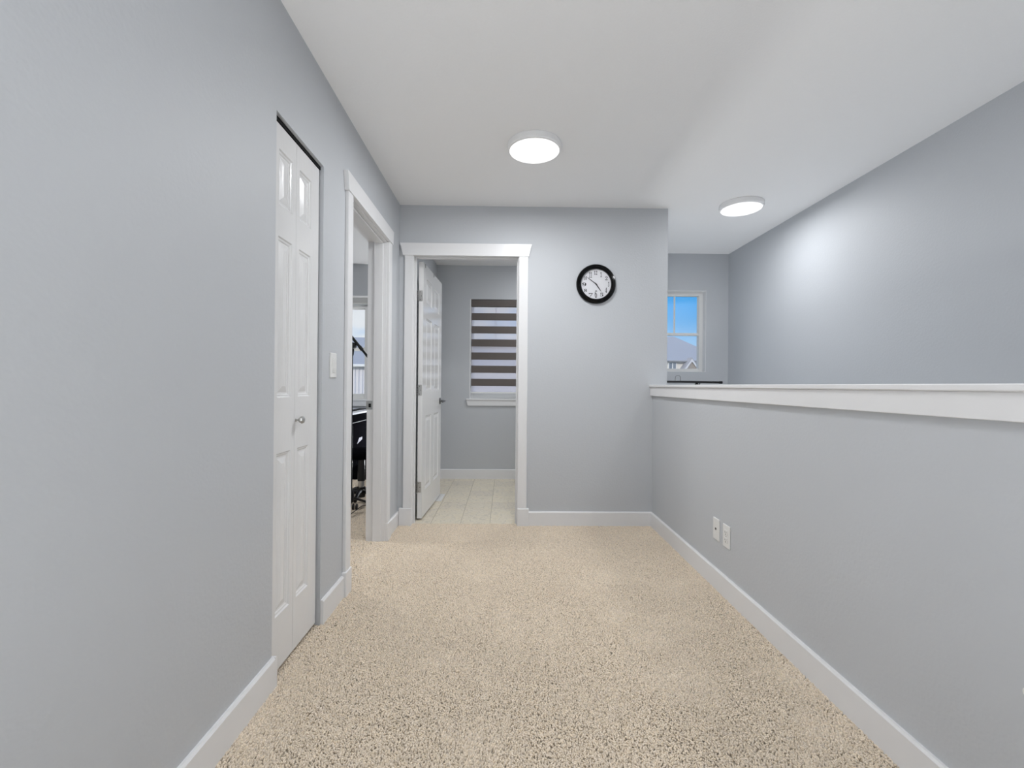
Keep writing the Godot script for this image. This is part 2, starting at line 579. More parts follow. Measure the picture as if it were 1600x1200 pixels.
func tiles(bf: Node3D) -> void:
	var rng := RandomNumberGenerator.new()
	rng.seed = 21
	var mats := []
	for i in 4:
		var s := mat("tile_%d" % i, Color8(231 + i * 3, 221 + i * 3, 203 + i * 2), 0.28)
		s.albedo_texture = tile_veins(40 + i)
		s.uv1_triplanar = true
		s.uv1_world_triplanar = true
		s.uv1_scale = Vector3(1.3, 1.3, 1.3)
		s.uv1_offset = Vector3(i * 0.37, 0, i * 0.21)
		mats.append(s)
	var p := 0.2285
	for i in range(-2, 8):
		for j in range(0, 8):
			var x0 := maxf(-0.338 + p * i, -0.787) + 0.0015
			var x1 := minf(-0.338 + p * (i + 1), 1.12) - 0.0015
			var z1 := -3.515 - p * j + 0.04
			var z0 := maxf(z1 - p, ZN) + 0.0015
			z1 = minf(z1, -3.515) - 0.0015
			if x1 - x0 < 0.02 or z1 - z0 < 0.02:
				continue
			obj("tile", boxes([[x0, x1, -0.012, 0.0, z0, z1]], 0.0012), mats[rng.randi() % 4], bf)

func tile_veins(s: int) -> NoiseTexture2D:
	var t := noise_tex(0.012, s, 5)
	var g := Gradient.new()
	g.offsets = PackedFloat32Array([0.0, 0.42, 0.5, 0.58, 1.0])
	g.colors = PackedColorArray([Color(0.93, 0.93, 0.92), Color(1, 1, 1), Color(0.88, 0.88, 0.88), Color(1, 1, 0.99), Color(0.94, 0.93, 0.91)])
	t.color_ramp = g
	return t

# ------------------------------------------------------------------ door leaves with raised panels
# front face at depth 0 in the plane of u (width) and up, n out of the leaf
func panel_face(b: B, o: Vector3, u: Vector3, n: Vector3, w: float, h: float, rects: Array) -> void:
	var xs := [0.0, w]
	var ys := [0.0, h]
	for r in rects:
		for q in [r.position.x, r.end.x]:
			if not xs.has(q): xs.append(q)
		for q in [r.position.y, r.end.y]:
			if not ys.has(q): ys.append(q)
	xs.sort()
	ys.sort()
	var at := func(x: float, y: float, d: float) -> Vector3: return o + u * x + Vector3.UP * y - n * d
	for i in xs.size() - 1:
		for j in ys.size() - 1:
			var c := Vector2((xs[i] + xs[i + 1]) / 2, (ys[j] + ys[j + 1]) / 2)
			var inside := false
			for r in rects:
				inside = inside or r.has_point(c)
			if not inside:
				b.quad(at.call(xs[i], ys[j], 0.0), at.call(xs[i + 1], ys[j], 0.0), at.call(xs[i + 1], ys[j + 1], 0.0), at.call(xs[i], ys[j + 1], 0.0), n)
	for r in rects:
		var steps := [[0.0, 0.0], [0.004, 0.0045], [0.010, 0.0055], [0.014, 0.0085], [0.020, 0.0085], [0.042, 0.002]]
		for k in steps.size() - 1:
			var a: Rect2 = r.grow(-steps[k][0])
			var c: Rect2 = r.grow(-steps[k + 1][0])
			var da: float = steps[k][1]
			var dc: float = steps[k + 1][1]
			var pa := [at.call(a.position.x, a.position.y, da), at.call(a.end.x, a.position.y, da), at.call(a.end.x, a.end.y, da), at.call(a.position.x, a.end.y, da)]
			var pc := [at.call(c.position.x, c.position.y, dc), at.call(c.end.x, c.position.y, dc), at.call(c.end.x, c.end.y, dc), at.call(c.position.x, c.end.y, dc)]
			for e in 4:
				b.face(pa[e], pa[(e + 1) % 4], pc[(e + 1) % 4], pc[e], n)
		var f: Rect2 = r.grow(-0.042)
		b.quad(at.call(f.position.x, f.position.y, 0.002), at.call(f.end.x, f.position.y, 0.002), at.call(f.end.x, f.end.y, 0.002), at.call(f.position.x, f.end.y, 0.002), n)

func leaf(o: Vector3, u: Vector3, n: Vector3, w: float, h: float, t: float, rects: Array, back_rects: Array) -> B:
	var b := B.new()
	panel_face(b, o, u, n, w, h, rects)
	panel_face(b, o - n * t, u, -n, w, h, back_rects)
	var up := Vector3.UP * h
	b.quad(o, o - n * t, o - n * t + up, o + up, -u)
	b.quad(o + u * w, o + u * w - n * t, o + u * w - n * t + up, o + u * w + up, u)
	b.quad(o, o + u * w, o + u * w - n * t, o - n * t, Vector3.DOWN)
	b.quad(o + up, o + u * w + up, o + u * w - n * t + up, o - n * t + up, Vector3.UP)
	return b

const ROWS := [[0.199, 0.795], [1.000, 1.590], [1.705, 1.908]]

func closet_door() -> void:
	var d := thing("door", "narrow white bifold closet door of two panelled leaves with a small round knob, in the left wall", "closet door", Vector3(-0.828, 0.018, -2.022), "structure")
	d.name = "door_1"
	var n := Vector3(1, 0, 0)
	var u := Vector3(0, 0, 1)
	for k in 2:
		var z0 := -2.0175 if k == 0 else -1.8025
		var w := 0.2135 if k == 0 else 0.186
		var rects := []
		for r in ROWS:
			rects.append(Rect2(0.079, r[0], 0.108, r[1] - r[0]) if k == 0 else Rect2(0.030, r[0], 0.108, r[1] - r[0]))
		var lf := obj("leaf", leaf(Vector3(-0.828, 0.018, z0), u, n, w, 1.9955, 0.034, rects, []), m.door, d)
		if k == 0:
			var b := B.new()
			b.lathe(Vector3(-0.828, 0.926, -1.816), n, [Vector2(0.0075, 0.0), Vector2(0.0075, 0.002), Vector2(0.0045, 0.0045), Vector2(0.0042, 0.010), Vector2(0.0095, 0.014), Vector2(0.0138, 0.019), Vector2(0.0148, 0.0245), Vector2(0.013, 0.030), Vector2(0.008, 0.0335), Vector2(0.0, 0.0345)], 28)
			obj("knob", b, m.steel, lf)
	# the dark overhead track above the leaves
	var b := boxes([[-0.866, -0.862, 2.0180, 2.0335, -2.029, -1.613], [-0.8310, -0.8265, 2.0180, 2.0335, -2.029, -1.613], [-0.866, -0.8268, 2.029, 2.0335, -2.029, -1.613]])
	obj("overhead_track", b, m.track, d)
	obj("track_roller", boxes([[-0.862, -0.846, 2.013, 2.029, -2.0, -1.985], [-0.862, -0.846, 2.013, 2.029, -1.66, -1.645]], 0.002), m.track, d)

func board(b: B, p: Vector3, u: Vector3, n: Vector3, xl0: float, xr0: float, xl1: float, xr1: float, y0: float, y1: float, t: float) -> void:
	# a head board with ends that lean outwards, on the wall plane through p
	b.prism(p, u, Vector3.UP, PackedVector2Array([Vector2(xl0, y0), Vector2(xr0, y0), Vector2(xr1, y1), Vector2(xl1, y1)]), n * t)

func doorway_left() -> void:
	var t := thing("trim", "white door frame with flat casing and flared head board, in the left wall beside the light switch", "door frame", Vector3(XL, 0, -2.74), "structure")
	t.name = "trim_1"
	var x1 := XL + 0.018
	obj("casing", boxes([[XL - 0.001, x1, 0.12, 2.047, -2.373, -2.303]], 0.003), m.trim, t)
	obj("casing", boxes([[XL - 0.001, x1, 0.12, 2.047, -3.186, -3.116]], 0.003), m.trim, t)
	obj("plinth_block", boxes([[XL - 0.001, x1 + 0.006, -0.01, 0.124, -2.378, -2.292]], 0.003), m.trim, t)
	obj("plinth_block", boxes([[XL - 0.001, x1 + 0.006, -0.01, 0.124, -3.192, -3.114]], 0.003), m.trim, t)
	var b := B.new()
	board(b, Vector3(XL - 0.001, 0, 0), Vector3(0, 0, 1), Vector3(1, 0, 0), -3.192, -2.292, -3.208, -2.274, 2.046, 2.138, 0.024)
	obj("head_board", b, m.trim, t)
	obj("jamb", boxes([[XLB, XL, -0.01, 2.057, -2.379, -2.361]], 0.001), m.trim, t)
	var j := obj("jamb", boxes([[XLB, XL, -0.01, 2.057, -3.128, -3.110]], 0.001), m.trim, t)
	obj("head_jamb", boxes([[XLB, XL, 2.039, 2.057, -3.110, -2.379]], 0.001), m.trim, t)
	obj("door_stop", boxes([[-0.893, -0.835, -0.01, 2.039, -2.391, -2.379]], 0.002), m.trim, t)
	obj("door_stop", boxes([[-0.893, -0.835, -0.01, 2.039, -3.110, -3.098]], 0.002), m.trim, t)
	obj("door_stop", boxes([[-0.893, -0.835, 2.027, 2.039, -3.098, -2.391]], 0.002), m.trim, t)
	# strike plate on the far jamb
	b = boxes([[-0.944, -0.901, 0.898, 0.912, -3.110, -3.1085], [-0.944, -0.901, 0.938, 0.957, -3.110, -3.1085], [-0.944, -0.928, 0.912, 0.938, -3.110, -3.1085], [-0.911, -0.901, 0.912, 0.938, -3.110, -3.1085]])
	obj("strike_plate", b, m.steel, j)
	obj("latch_hole", boxes([[-0.928, -0.911, 0.912, 0.938, -3.1105, -3.1095]]), m.hole, j)

func doorway_far() -> void:
	var t := thing("trim", "white door frame with flat casing and flared head board, in the far wall left of the clock", "door frame", Vector3(-0.3, 0, ZF), "structure")
	t.name = "trim_2"
	var z1 := ZF + 0.018
	obj("casing", boxes([[-0.769, -0.7045, 0.13, 2.052, ZF - 0.001, z1]], 0.003), m.trim, t)
	obj("casing", boxes([[0.0995, 0.170, 0.13, 2.052, ZF - 0.001, z1]], 0.003), m.trim, t)
	obj("plinth_block", boxes([[-0.797, -0.703, -0.01, 0.133, ZF - 0.001, z1 + 0.006]], 0.003), m.trim, t)
	obj("plinth_block", boxes([[0.099, 0.188, -0.01, 0.133, ZF - 0.001, z1 + 0.006]], 0.003), m.trim, t)
	var b := B.new()
	board(b, Vector3(0, 0, ZF - 0.001), Vector3(1, 0, 0), Vector3(0, 0, 1), -0.781, 0.173, -0.804, 0.196, 2.051, 2.144, 0.024)
	obj("head_board", b, m.trim, t)
	obj("jamb", boxes([[-0.718, -0.702, -0.01, 2.074, ZFB, ZF]], 0.001), m.trim, t)
	obj("jamb", boxes([[0.095, 0.113, -0.01, 2.074, ZFB, ZF]], 0.001), m.trim, t)
	obj("head_jamb", boxes([[-0.702, 0.095, 2.058, 2.074, ZFB, ZF]], 0.001), m.trim, t)
	obj("door_stop", boxes([[-0.702, -0.692, -0.01, 2.058, ZFB + 0.042, ZFB + 0.075]], 0.002), m.trim, t)
	obj("door_stop", boxes([[0.085, 0.095, -0.01, 2.058, ZFB + 0.042, ZFB + 0.075]], 0.002), m.trim, t)
	obj("door_stop", boxes([[-0.692, 0.085, 2.048, 2.058, ZFB + 0.042, ZFB + 0.075]], 0.002), m.trim, t)

func bath_door() -> void:
	var hinge := Vector3(-0.687, 0.014, ZFB - 0.006)
	var d := thing("door", "white six-panel door standing open into the bathroom, with a lever handle and three hinges", "door", hinge, "structure")
	d.name = "door_2"
	d.rotation.y = -0.046
	# local: x = thickness, -z = width
	var w := 0.782
	var h := 2.026
	var tk := 0.036
	var rects := []
	var back := []
	for r in ROWS:
		for x in [0.115, 0.447]:
			rects.append(Rect2(w - x - 0.22, r[0] + 0.006, 0.22, r[1] - r[0]))
			back.append(Rect2(w - x - 0.22, r[0] + 0.006, 0.22, r[1] - r[0]))
	var lf := obj("leaf", leaf(Vector3(tk, 0, -w), Vector3(0, 0, 1), Vector3(1, 0, 0), w, h, tk, rects, back), m.door_gloss, d, true)
	for y in [1.757, 1.012, 0.246]:
		var b := B.new()
		# leaf plate on the door's edge, rounded corners
		var pl := PackedVector2Array()
		for c in [[0.024, 0.036, 0.0], [0.024, -0.036, -PI / 2]]:
			for k in 5:
				var a: float = PI / 2 * (1.0 - k / 4.0) + c[2]
				pl.append(Vector2(c[0] + cos(a) * 0.007, c[1] + sin(a) * 0.007))
		pl.append(Vector2(0.0, -0.043))
		pl.append(Vector2(0.0, 0.043))
		b.prism(Vector3(0.0, y, -0.001), Vector3.RIGHT, Vector3.UP, pl, Vector3(0, 0, 0.003))
		var hg := obj("hinge", b, m.steel, lf, true)
		b = B.new()
		for k in 5:
			b.lathe(Vector3(-0.006, y - 0.043 + k * 0.0174, 0.004), Vector3.UP, [Vector2(0, 0), Vector2(0.0062, 0.0), Vector2(0.0062, 0.016), Vector2(0, 0.016)], 12)
		obj("hinge_barrel", b, m.dark_steel, hg, true)
		b = B.new()
		for q in [[0.012, 0.031], [0.021, 0.0], [0.012, -0.031]]:
			b.lathe(Vector3(q[0], y + q[1], 0.0018), Vector3.BACK, [Vector2(0.0032, 0), Vector2(0.0026, 0.001), Vector2(0, 0.0012)], 10)
		obj("screw", b, m.hole, hg, true)
	# lever sets on both faces
	for s in [1.0, -1.0]:
		var b := B.new()
		var o := Vector3(tk if s > 0 else 0.0, 0.902, -w + 0.062)
		var nx := Vector3(s, 0, 0)
		b.lathe(o, nx, [Vector2(0.031, 0), Vector2(0.031, 0.004), Vector2(0.027, 0.009), Vector2(0.012, 0.012), Vector2(0.0095, 0.014), Vector2(0.0095, 0.046), Vector2(0.0, 0.048)], 28)
		b.tube([o + nx * 0.044 + Vector3(0, 0, -0.006), o + nx * 0.049 + Vector3(0, 0.001, 0.012), o + nx * 0.051 + Vector3(0, 0.001, 0.05), o + nx * 0.050 + Vector3(0, -0.003, 0.095), o + nx * 0.047 + Vector3(0, -0.006, 0.112)], [0.0085, 0.0095, 0.008, 0.007, 0.006], 12)
		obj("lever_handle", b, m.dark_steel, lf, true)
	# two thin steel straps of an over-door hook
	for z in [-0.07, -0.40]:
		var b := boxes([[tk, tk + 0.0015, h - 0.03, h + 0.0015, z - 0.008, z + 0.008], [-0.0015, tk + 0.0015, h, h + 0.0015, z - 0.008, z + 0.008], [-0.0015, 0, h - 0.12, h + 0.0015, z - 0.008, z + 0.008]])
		obj("hook_strap", b, m.dark_steel, lf, true)

func half_wall_cap() -> void:
	var t := thing("trim", "long white wooden cap with an apron board along the top of the half wall", "wall cap", Vector3(XH, 1.06, 0), "structure")
	t.name = "trim_3"
	var z0 := ZF + 0.0005
	obj("cap_board", boxes([[XH - 0.030, XE + 0.030, 1.0645, 1.0825, z0, ZE]], 0.003), m.trim, t)
	obj("apron", boxes([[XH - 0.0195, XH + 0.001, 0.998, 1.0648, z0, ZE]], 0.002), m.trim, t)
	obj("apron", boxes([[XE - 0.001, XE + 0.0195, 0.998, 1.0648, z0, ZE]], 0.002), m.trim, t)

# ------------------------------------------------------------------ windows
# frame in the opening; upper sash with upright bars, lower sash clear
func window(called: String, label: String, x0: float, x1: float, y0: float, y1: float, zf: float, meet: float, fw: float, bars: Array, fb := 0.034) -> void:
	var t := thing(called, label, "window", Vector3((x0 + x1) / 2, y0, zf), "structure")
	t.name = called
	var za := zf - 0.03
	var mr := 0.0135 if x0 > 1.0 else 0.02
	var zb := zf + 0.03
	obj("frame", boxes([[x0, x0 + fw, y0, y1, za, zb], [x1 - fw, x1, y0, y1, za, zb], [x0 + fw, x1 - fw, y0, y0 + fb, za, zb], [x0 + fw, x1 - fw, y1 - fw, y1, za, zb]], 0.003), m.vinyl, t)
	obj("meeting_rail", boxes([[x0 + fw, x1 - fw, meet - mr, meet + mr, zf - 0.02, zf + 0.022]], 0.003), m.vinyl, t)
	for x in bars:
		obj("glazing_bar", boxes([[x - 0.008, x + 0.008, meet + 0.013, y1 - fw, zf - 0.012, zf - 0.004]], 0.001), m.vinyl, t)
	obj("pane", boxes([[x0 + fw, x1 - fw, meet + 0.013, y1 - fw, zf - 0.010, zf - 0.006]]), m.glass, t)
	obj("pane", boxes([[x0 + fw, x1 - fw, y0 + fb, meet - 0.013, zf + 0.004, zf + 0.008]]), m.glass, t)

func sill(called: String, label: String, x0: float, x1: float, y0: float, y1: float, z: float) -> void:
	var b := B.new()
	board(b, Vector3(0, 0, z - 0.001), Vector3.RIGHT, Vector3(0, 0, 1), x0 + 0.012, x1 - 0.012, x0 - 0.004, x1 + 0.004, y0, y1 - 0.014, 0.018)
	b.box(Vector3(x0 - 0.006, y1 - 0.015, z - 0.09), Vector3(x1 + 0.006, y1 + 0.001, z + 0.026), 0.002)
	var o := one(called, b, m.trim, label, "window sill", "structure")
	o.name = called

func windows() -> void:
	window("window_1", "white framed window at the end of the stairwell showing blue sky and a grey roof", 1.22, 2.06, 1.223, 2.059, ZB - 0.10, 1.617, 0.042, [1.53, 1.772])
	var lz := [ZB - 0.072, ZB + 0.0004]
	one("trim", boxes([[1.2195, 1.224, 1.2225, 2.0595, lz[0], lz[1]], [2.056, 2.0605, 1.2225, 2.0595, lz[0], lz[1]], [1.224, 2.056, 1.2225, 1.227, lz[0], lz[1]], [1.224, 2.056, 2.055, 2.0595, lz[0], lz[1]]]), m.trim, "white painted returns around the stairwell window", "window returns", "structure").name = "trim_7"
	window("window_2", "bathroom window behind the striped zebra blind", -0.407, 0.41, 0.912, 2.052, ZN - 0.085, 1.51, 0.038, [-0.113, 0.153], 0.062)
	var lb := boxes([[-0.409, -0.396, 0.912, 2.053, ZN - 0.06, ZN - 0.0005], [0.399, 0.412, 0.912, 2.053, ZN - 0.06, ZN - 0.0005]], 0.001)
	one("trim", lb, m.trim, "thin white liner boards at the sides of the bathroom window", "window liner", "structure").name = "trim_6"
	sill("trim_4", "white window sill board below the striped bathroom blind", -0.436, 0.44, 0.835, 0.913, ZN)
	window("window_3", "bedroom window seen through the left doorway, with pale sky and a neighbouring roof", -3.05, -1.575, 0.893, 1.975, ZN - 0.07, 1.472, 0.042, [-2.07, -2.56], 0.066)
	sill("trim_5", "white window sill board below the bedroom window", -3.08, -1.545, 0.819, 0.894, ZN)
	# reveals of the bedroom window up to the cassette
	var t := thing("window_shade", "rolled-up grey window shade cassette above the bedroom window", "window shade", Vector3(-2.31, 2.0, ZN))
	obj("cassette", boxes([[-3.1, -1.53, 1.978, 2.043, ZN - 0.001, ZN + 0.065]], 0.006), m.shade_cassette, t)
	obj("top_rail", boxes([[-3.11, -1.52, 2.043, 2.066, ZN - 0.001, ZN + 0.07]], 0.003), m.trim, t)
	# zebra blind of the bathroom
	t = thing("zebra_blind", "striped zebra roller blind with dark brown and sheer bands in the bathroom window", "window blind", Vector3(0.0, 2.05, ZN))
	var xa := -0.394
	var xb := 0.397
	obj("head_rail", boxes([[xa, xb, 1.972, 2.050, ZN - 0.062, ZN - 0.006]], 0.004), m.band, t)
	var y := 1.966
	for k in 7:
		obj("sheer_band", boxes([[xa + 0.004, xb - 0.004, y - 0.068, y, ZN - 0.0235, ZN - 0.0225]]), m.sheer, t)
		y -= 0.068
		if k < 6:
			obj("dark_band", boxes([[xa + 0.004, xb - 0.004, y - 0.083, y, ZN - 0.0245, ZN - 0.0215]]), m.band, t)
			y -= 0.083
	obj("bottom_rail", boxes([[xa + 0.002, xb - 0.002, y - 0.022, y, ZN - 0.031, ZN - 0.015]], 0.004), m.vinyl, t)

# ------------------------------------------------------------------ clock
func clock() -> void:
	var c := Vector3(0.689, 1.849, ZF)
	var t := thing("wall_clock", "round black-rimmed wall clock with black numerals on the far wall", "clock", c)
	var b := B.new()
	b.lathe(c, Vector3.BACK, [Vector2(0.0, 0.0), Vector2(0.147, 0.0), Vector2(0.151, 0.006), Vector2(0.151, 0.016), Vector2(0.146, 0.025), Vector2(0.138, 0.031), Vector2(0.134, 0.030), Vector2(0.129, 0.034), Vector2(0.122, 0.033), Vector2(0.116, 0.025), Vector2(0.1145, 0.014), Vector2(0.1145, 0.008)], 72)
	obj("rim", b, m.black_gloss, t)
	b = B.new()
	b.lathe(c, Vector3.BACK, [Vector2(0.1155, 0.010), Vector2(0.0, 0.010)], 60)
	var dial := obj("dial", b, m.dial, t)
	var font := SystemFont.new()
	font.font_names = PackedStringArray(["Droid Serif"])
	font.font_weight = 700
	var k := 0.1145 / 325.0
	# text, centre x and y from the dial's centre, width, height (in 325ths of the dial's radius)
	for q in [["12", -10, 247, 72, 85], ["1", 108, 207, 32, 110], ["2", 227, 127, 50, 78], ["3", 276, 0, 26, 100], ["4", 220, -132, 38, 112], ["5", 128, -226, 66, 76], ["6", 0, -215, 46, 165], ["7", -112, -234, 86, 70], ["8", -227, -138, 66, 62], ["9", -256, -8, 86, 78], ["10", -236, 128, 70, 80], ["11", -120, 200, 62, 126]]:
		var tm := TextMesh.new()
		tm.text = q[0]
		tm.font = font
		tm.font_size = 32
		tm.pixel_size = 0.001
		tm.depth = 0.001
		tm.curve_step = 1.5
		var o := MeshInstance3D.new()
		o.name = "numeral"
		o.mesh = tm
		o.material_override = m.ink
		var bb := tm.get_aabb()
		var sx: float = q[3] * k / bb.size.x
		var sy: float = q[4] * k / bb.size.y
		o.scale = Vector3(sx, sy, 0.6)
		o.position = Vector3(q[1] * k - bb.get_center().x * sx, q[2] * k - bb.get_center().y * sy, 0.0103)
		dial.add_child(o, true)
	# hands: ten to five
	for hnd in [["minute_hand", Vector2(-205, 155), 0.0052, 0.0135], ["hour_hand", Vector2(118, -167), 0.0068, 0.0125]]:
		b = B.new()
		var d: Vector2 = hnd[1] * k
		var u := d.normalized()
		var s := Vector2(-u.y, u.x)
		var w: float = hnd[2]
		var pts := PackedVector2Array([-u * 0.012 + s * w * 0.5, -u * 0.012 - s * w * 0.5, -s * w * 0.62, d * 0.75 - s * w * 0.4, d, d * 0.75 + s * w * 0.4, s * w * 0.62])
		b.prism(c + Vector3(0, 0, hnd[3]), Vector3.RIGHT, Vector3.UP, pts, Vector3(0, 0, 0.0008))
		obj(hnd[0], b, m.black, t)
	b = B.new()
	b.lathe(c, Vector3.BACK, [Vector2(0.0045, 0.0095), Vector2(0.0045, 0.0155), Vector2(0.0, 0.016)], 16)
	obj("hand_pin", b, m.black, t)

# ------------------------------------------------------------------ plates and switches
func plates() -> void:
	# rocker switch on the left wall
	var z := -2.151
	var y := 1.157
	var t := thing("light_switch", "white rocker light switch on the left wall between the closet and the doorway", "light switch", Vector3(XL, y, z))
	obj("plate", boxes([[XL - 0.001, XL + 0.006, y - 0.0575, y + 0.0575, z - 0.037, z + 0.037]], 0.0025), m.plate, t)
	var b := B.new()
	b.prism(Vector3(XL + 0.005, y, z - 0.0165), Vector3(1, 0, 0), Vector3.UP, PackedVector2Array([Vector2(0, -0.033), Vector2(0.0035, -0.033), Vector2(0.0055, 0.0), Vector2(0.0085, 0.033), Vector2(0, 0.033)]), Vector3(0, 0, 0.033))
	obj("rocker", b, m.plate, t)
	# cable plate and outlet on the half wall
	y = 0.314
	z = -2.4055
	t = thing("cable_plate", "white wall plate with one small jack low on the half wall, the farther of two", "wall plate", Vector3(XH, y, z), "", "plates on the half wall")
	var p := obj("plate", boxes([[XH - 0.006, XH + 0.001, y - 0.0575, y + 0.0575, z - 0.035, z + 0.035]], 0.0025), m.plate, t)
	b = B.new()
	b.lathe(Vector3(XH - 0.0055, y + 0.002, z), Vector3(-1, 0, 0), [Vector2(0.006, 0), Vector2(0.006, 0.003), Vector2(0.0042, 0.003), Vector2(0.0042, 0.0015), Vector2(0, 0.0015)], 16)
	obj("jack", b, m.dark_steel, p)
	for s in [-1, 1]:
		b = B.new()
		b.lathe(Vector3(XH - 0.0058, y + s * 0.042, z), Vector3(-1, 0, 0), [Vector2(0.003, 0), Vector2(0.002, 0.001), Vector2(0, 0.0012)], 10)
		obj("screw", b, m.plate, p)
	y = 0.3115
	z = -2.2945
	t = thing("power_outlet", "white double power outlet low on the half wall, the nearer of two plates", "outlet", Vector3(XH, y, z), "", "plates on the half wall")
	p = obj("plate", boxes([[XH - 0.006, XH + 0.001, y - 0.0575, y + 0.0575, z - 0.036, z + 0.036]], 0.0025), m.plate, t)
	for s in [-1, 1]:
		var cy: float = y + s * 0.0195
		var so := obj("socket", boxes([[XH - 0.0085, XH - 0.005, cy - 0.0145, cy + 0.0145, z - 0.0165, z + 0.0165]], 0.002), m.plate, t)
		obj("slot", boxes([[XH - 0.0088, XH - 0.0083, cy - 0.002, cy + 0.006, z - 0.0075, z - 0.0055], [XH - 0.0088, XH - 0.0083, cy - 0.001, cy + 0.006, z + 0.0055, z + 0.0075], [XH - 0.0088, XH - 0.0083, cy - 0.0105, cy - 0.006, z - 0.0025, z + 0.0025]]), m.hole, so)
	obj("screw", boxes([[XH - 0.0066, XH - 0.0058, y - 0.002, y + 0.002, z - 0.002, z + 0.002]], 0.0004), m.dark_steel, p)
	# round cap at the edge of the picture
	b = B.new()
	b.lathe(Vector3(XH, 0.416, -0.962), Vector3(-1, 0, 0), [Vector2(0.0, 0.0), Vector2(0.012, 0.0), Vector2(0.0115, 0.004), Vector2(0.007, 0.0075), Vector2(0.0, 0.0085)], 24)
	var o := one("cable_bushing", b, m.plate, "tiny white round bushing on the half wall at the right edge of the picture", "bushing")

	# floor register beside the open bathroom door
	t = thing("floor_register", "white metal floor register by the open bathroom door", "floor vent", Vector3(-0.63, 0, -4.315))
	b = B.new()
	var x0 := -0.685
	var x1 := -0.575
	var z0 := -4.445
	var z1 := -4.185
	b.box(Vector3(x0, 0, z0), Vector3(x0 + 0.018, 0.006, z1), 0.002)
	b.box(Vector3(x1 - 0.018, 0, z0), Vector3(x1, 0.006, z1), 0.002)
	b.box(Vector3(x0 + 0.018, 0, z0), Vector3(x1 - 0.018, 0.006, z0 + 0.02), 0.002)
	b.box(Vector3(x0 + 0.018, 0, z1 - 0.02), Vector3(x1 - 0.018, 0.006, z1), 0.002)
	obj("frame", b, m.plate, t)
	for k in 14:
		var zz := z0 + 0.026 + k * 0.0158
		obj("louvre", boxes([[x0 + 0.016, x1 - 0.016, 0.001, 0.0045, zz - 0.0045, zz + 0.0045]], 0.001), m.plate, t)

# ------------------------------------------------------------------ stairwell rail
func stair_rail() -> void:
	var z := ZB + 0.075
	var t := thing("wall_rail", "slender black wall rail with a capped end below the stairwell window", "rail", Vector3(1.75, 1.1, ZB))
	var pts := []
	for k in 13:
		var f := k / 12.0
		pts.append(Vector3(lerpf(1.26, 2.185, f), 1.1155 + 0.004 * sin(f * PI), z))
	var b := B.new()
	b.tube(pts, 0.0105, 14)
	b.tube([Vector3(2.165, 1.1155, z), Vector3(2.195, 1.1155, z)], 0.0135, 14)
	obj("bar", b, m.black, t)
	for x in [1.36, 1.968]:
		b = B.new()
		b.tube([Vector3(x, 1.107, z), Vector3(x, 1.094, z), Vector3(x, 1.088, z - 0.02), Vector3(x, 1.088, ZB + 0.002)], 0.005, 8)
		b.lathe(Vector3(x, 1.088, ZB), Vector3.BACK, [Vector2(0.022, 0), Vector2(0.022, 0.003), Vector2(0, 0.004)], 18)
		obj("bracket", b, m.black, t)
	# thin wire loop hung over the bar
	b = B.new()
	var loop := []
	var lx := 1.745
	for k in 17:
		var a := PI * k / 16.0
		loop.append(Vector3(lx - cos(a) * 0.026, 1.163 + sin(a) * 0.020, z))
	loop.push_front(Vector3(lx - 0.028, 1.124, z))
	loop.append(Vector3(lx + 0.028, 1.124, z))
	b.tube(loop, 0.0022, 7)
	one("wire_loop", b, m.dark_steel, "small grey wire loop standing on the black rail under the stairwell window", "wire loop")

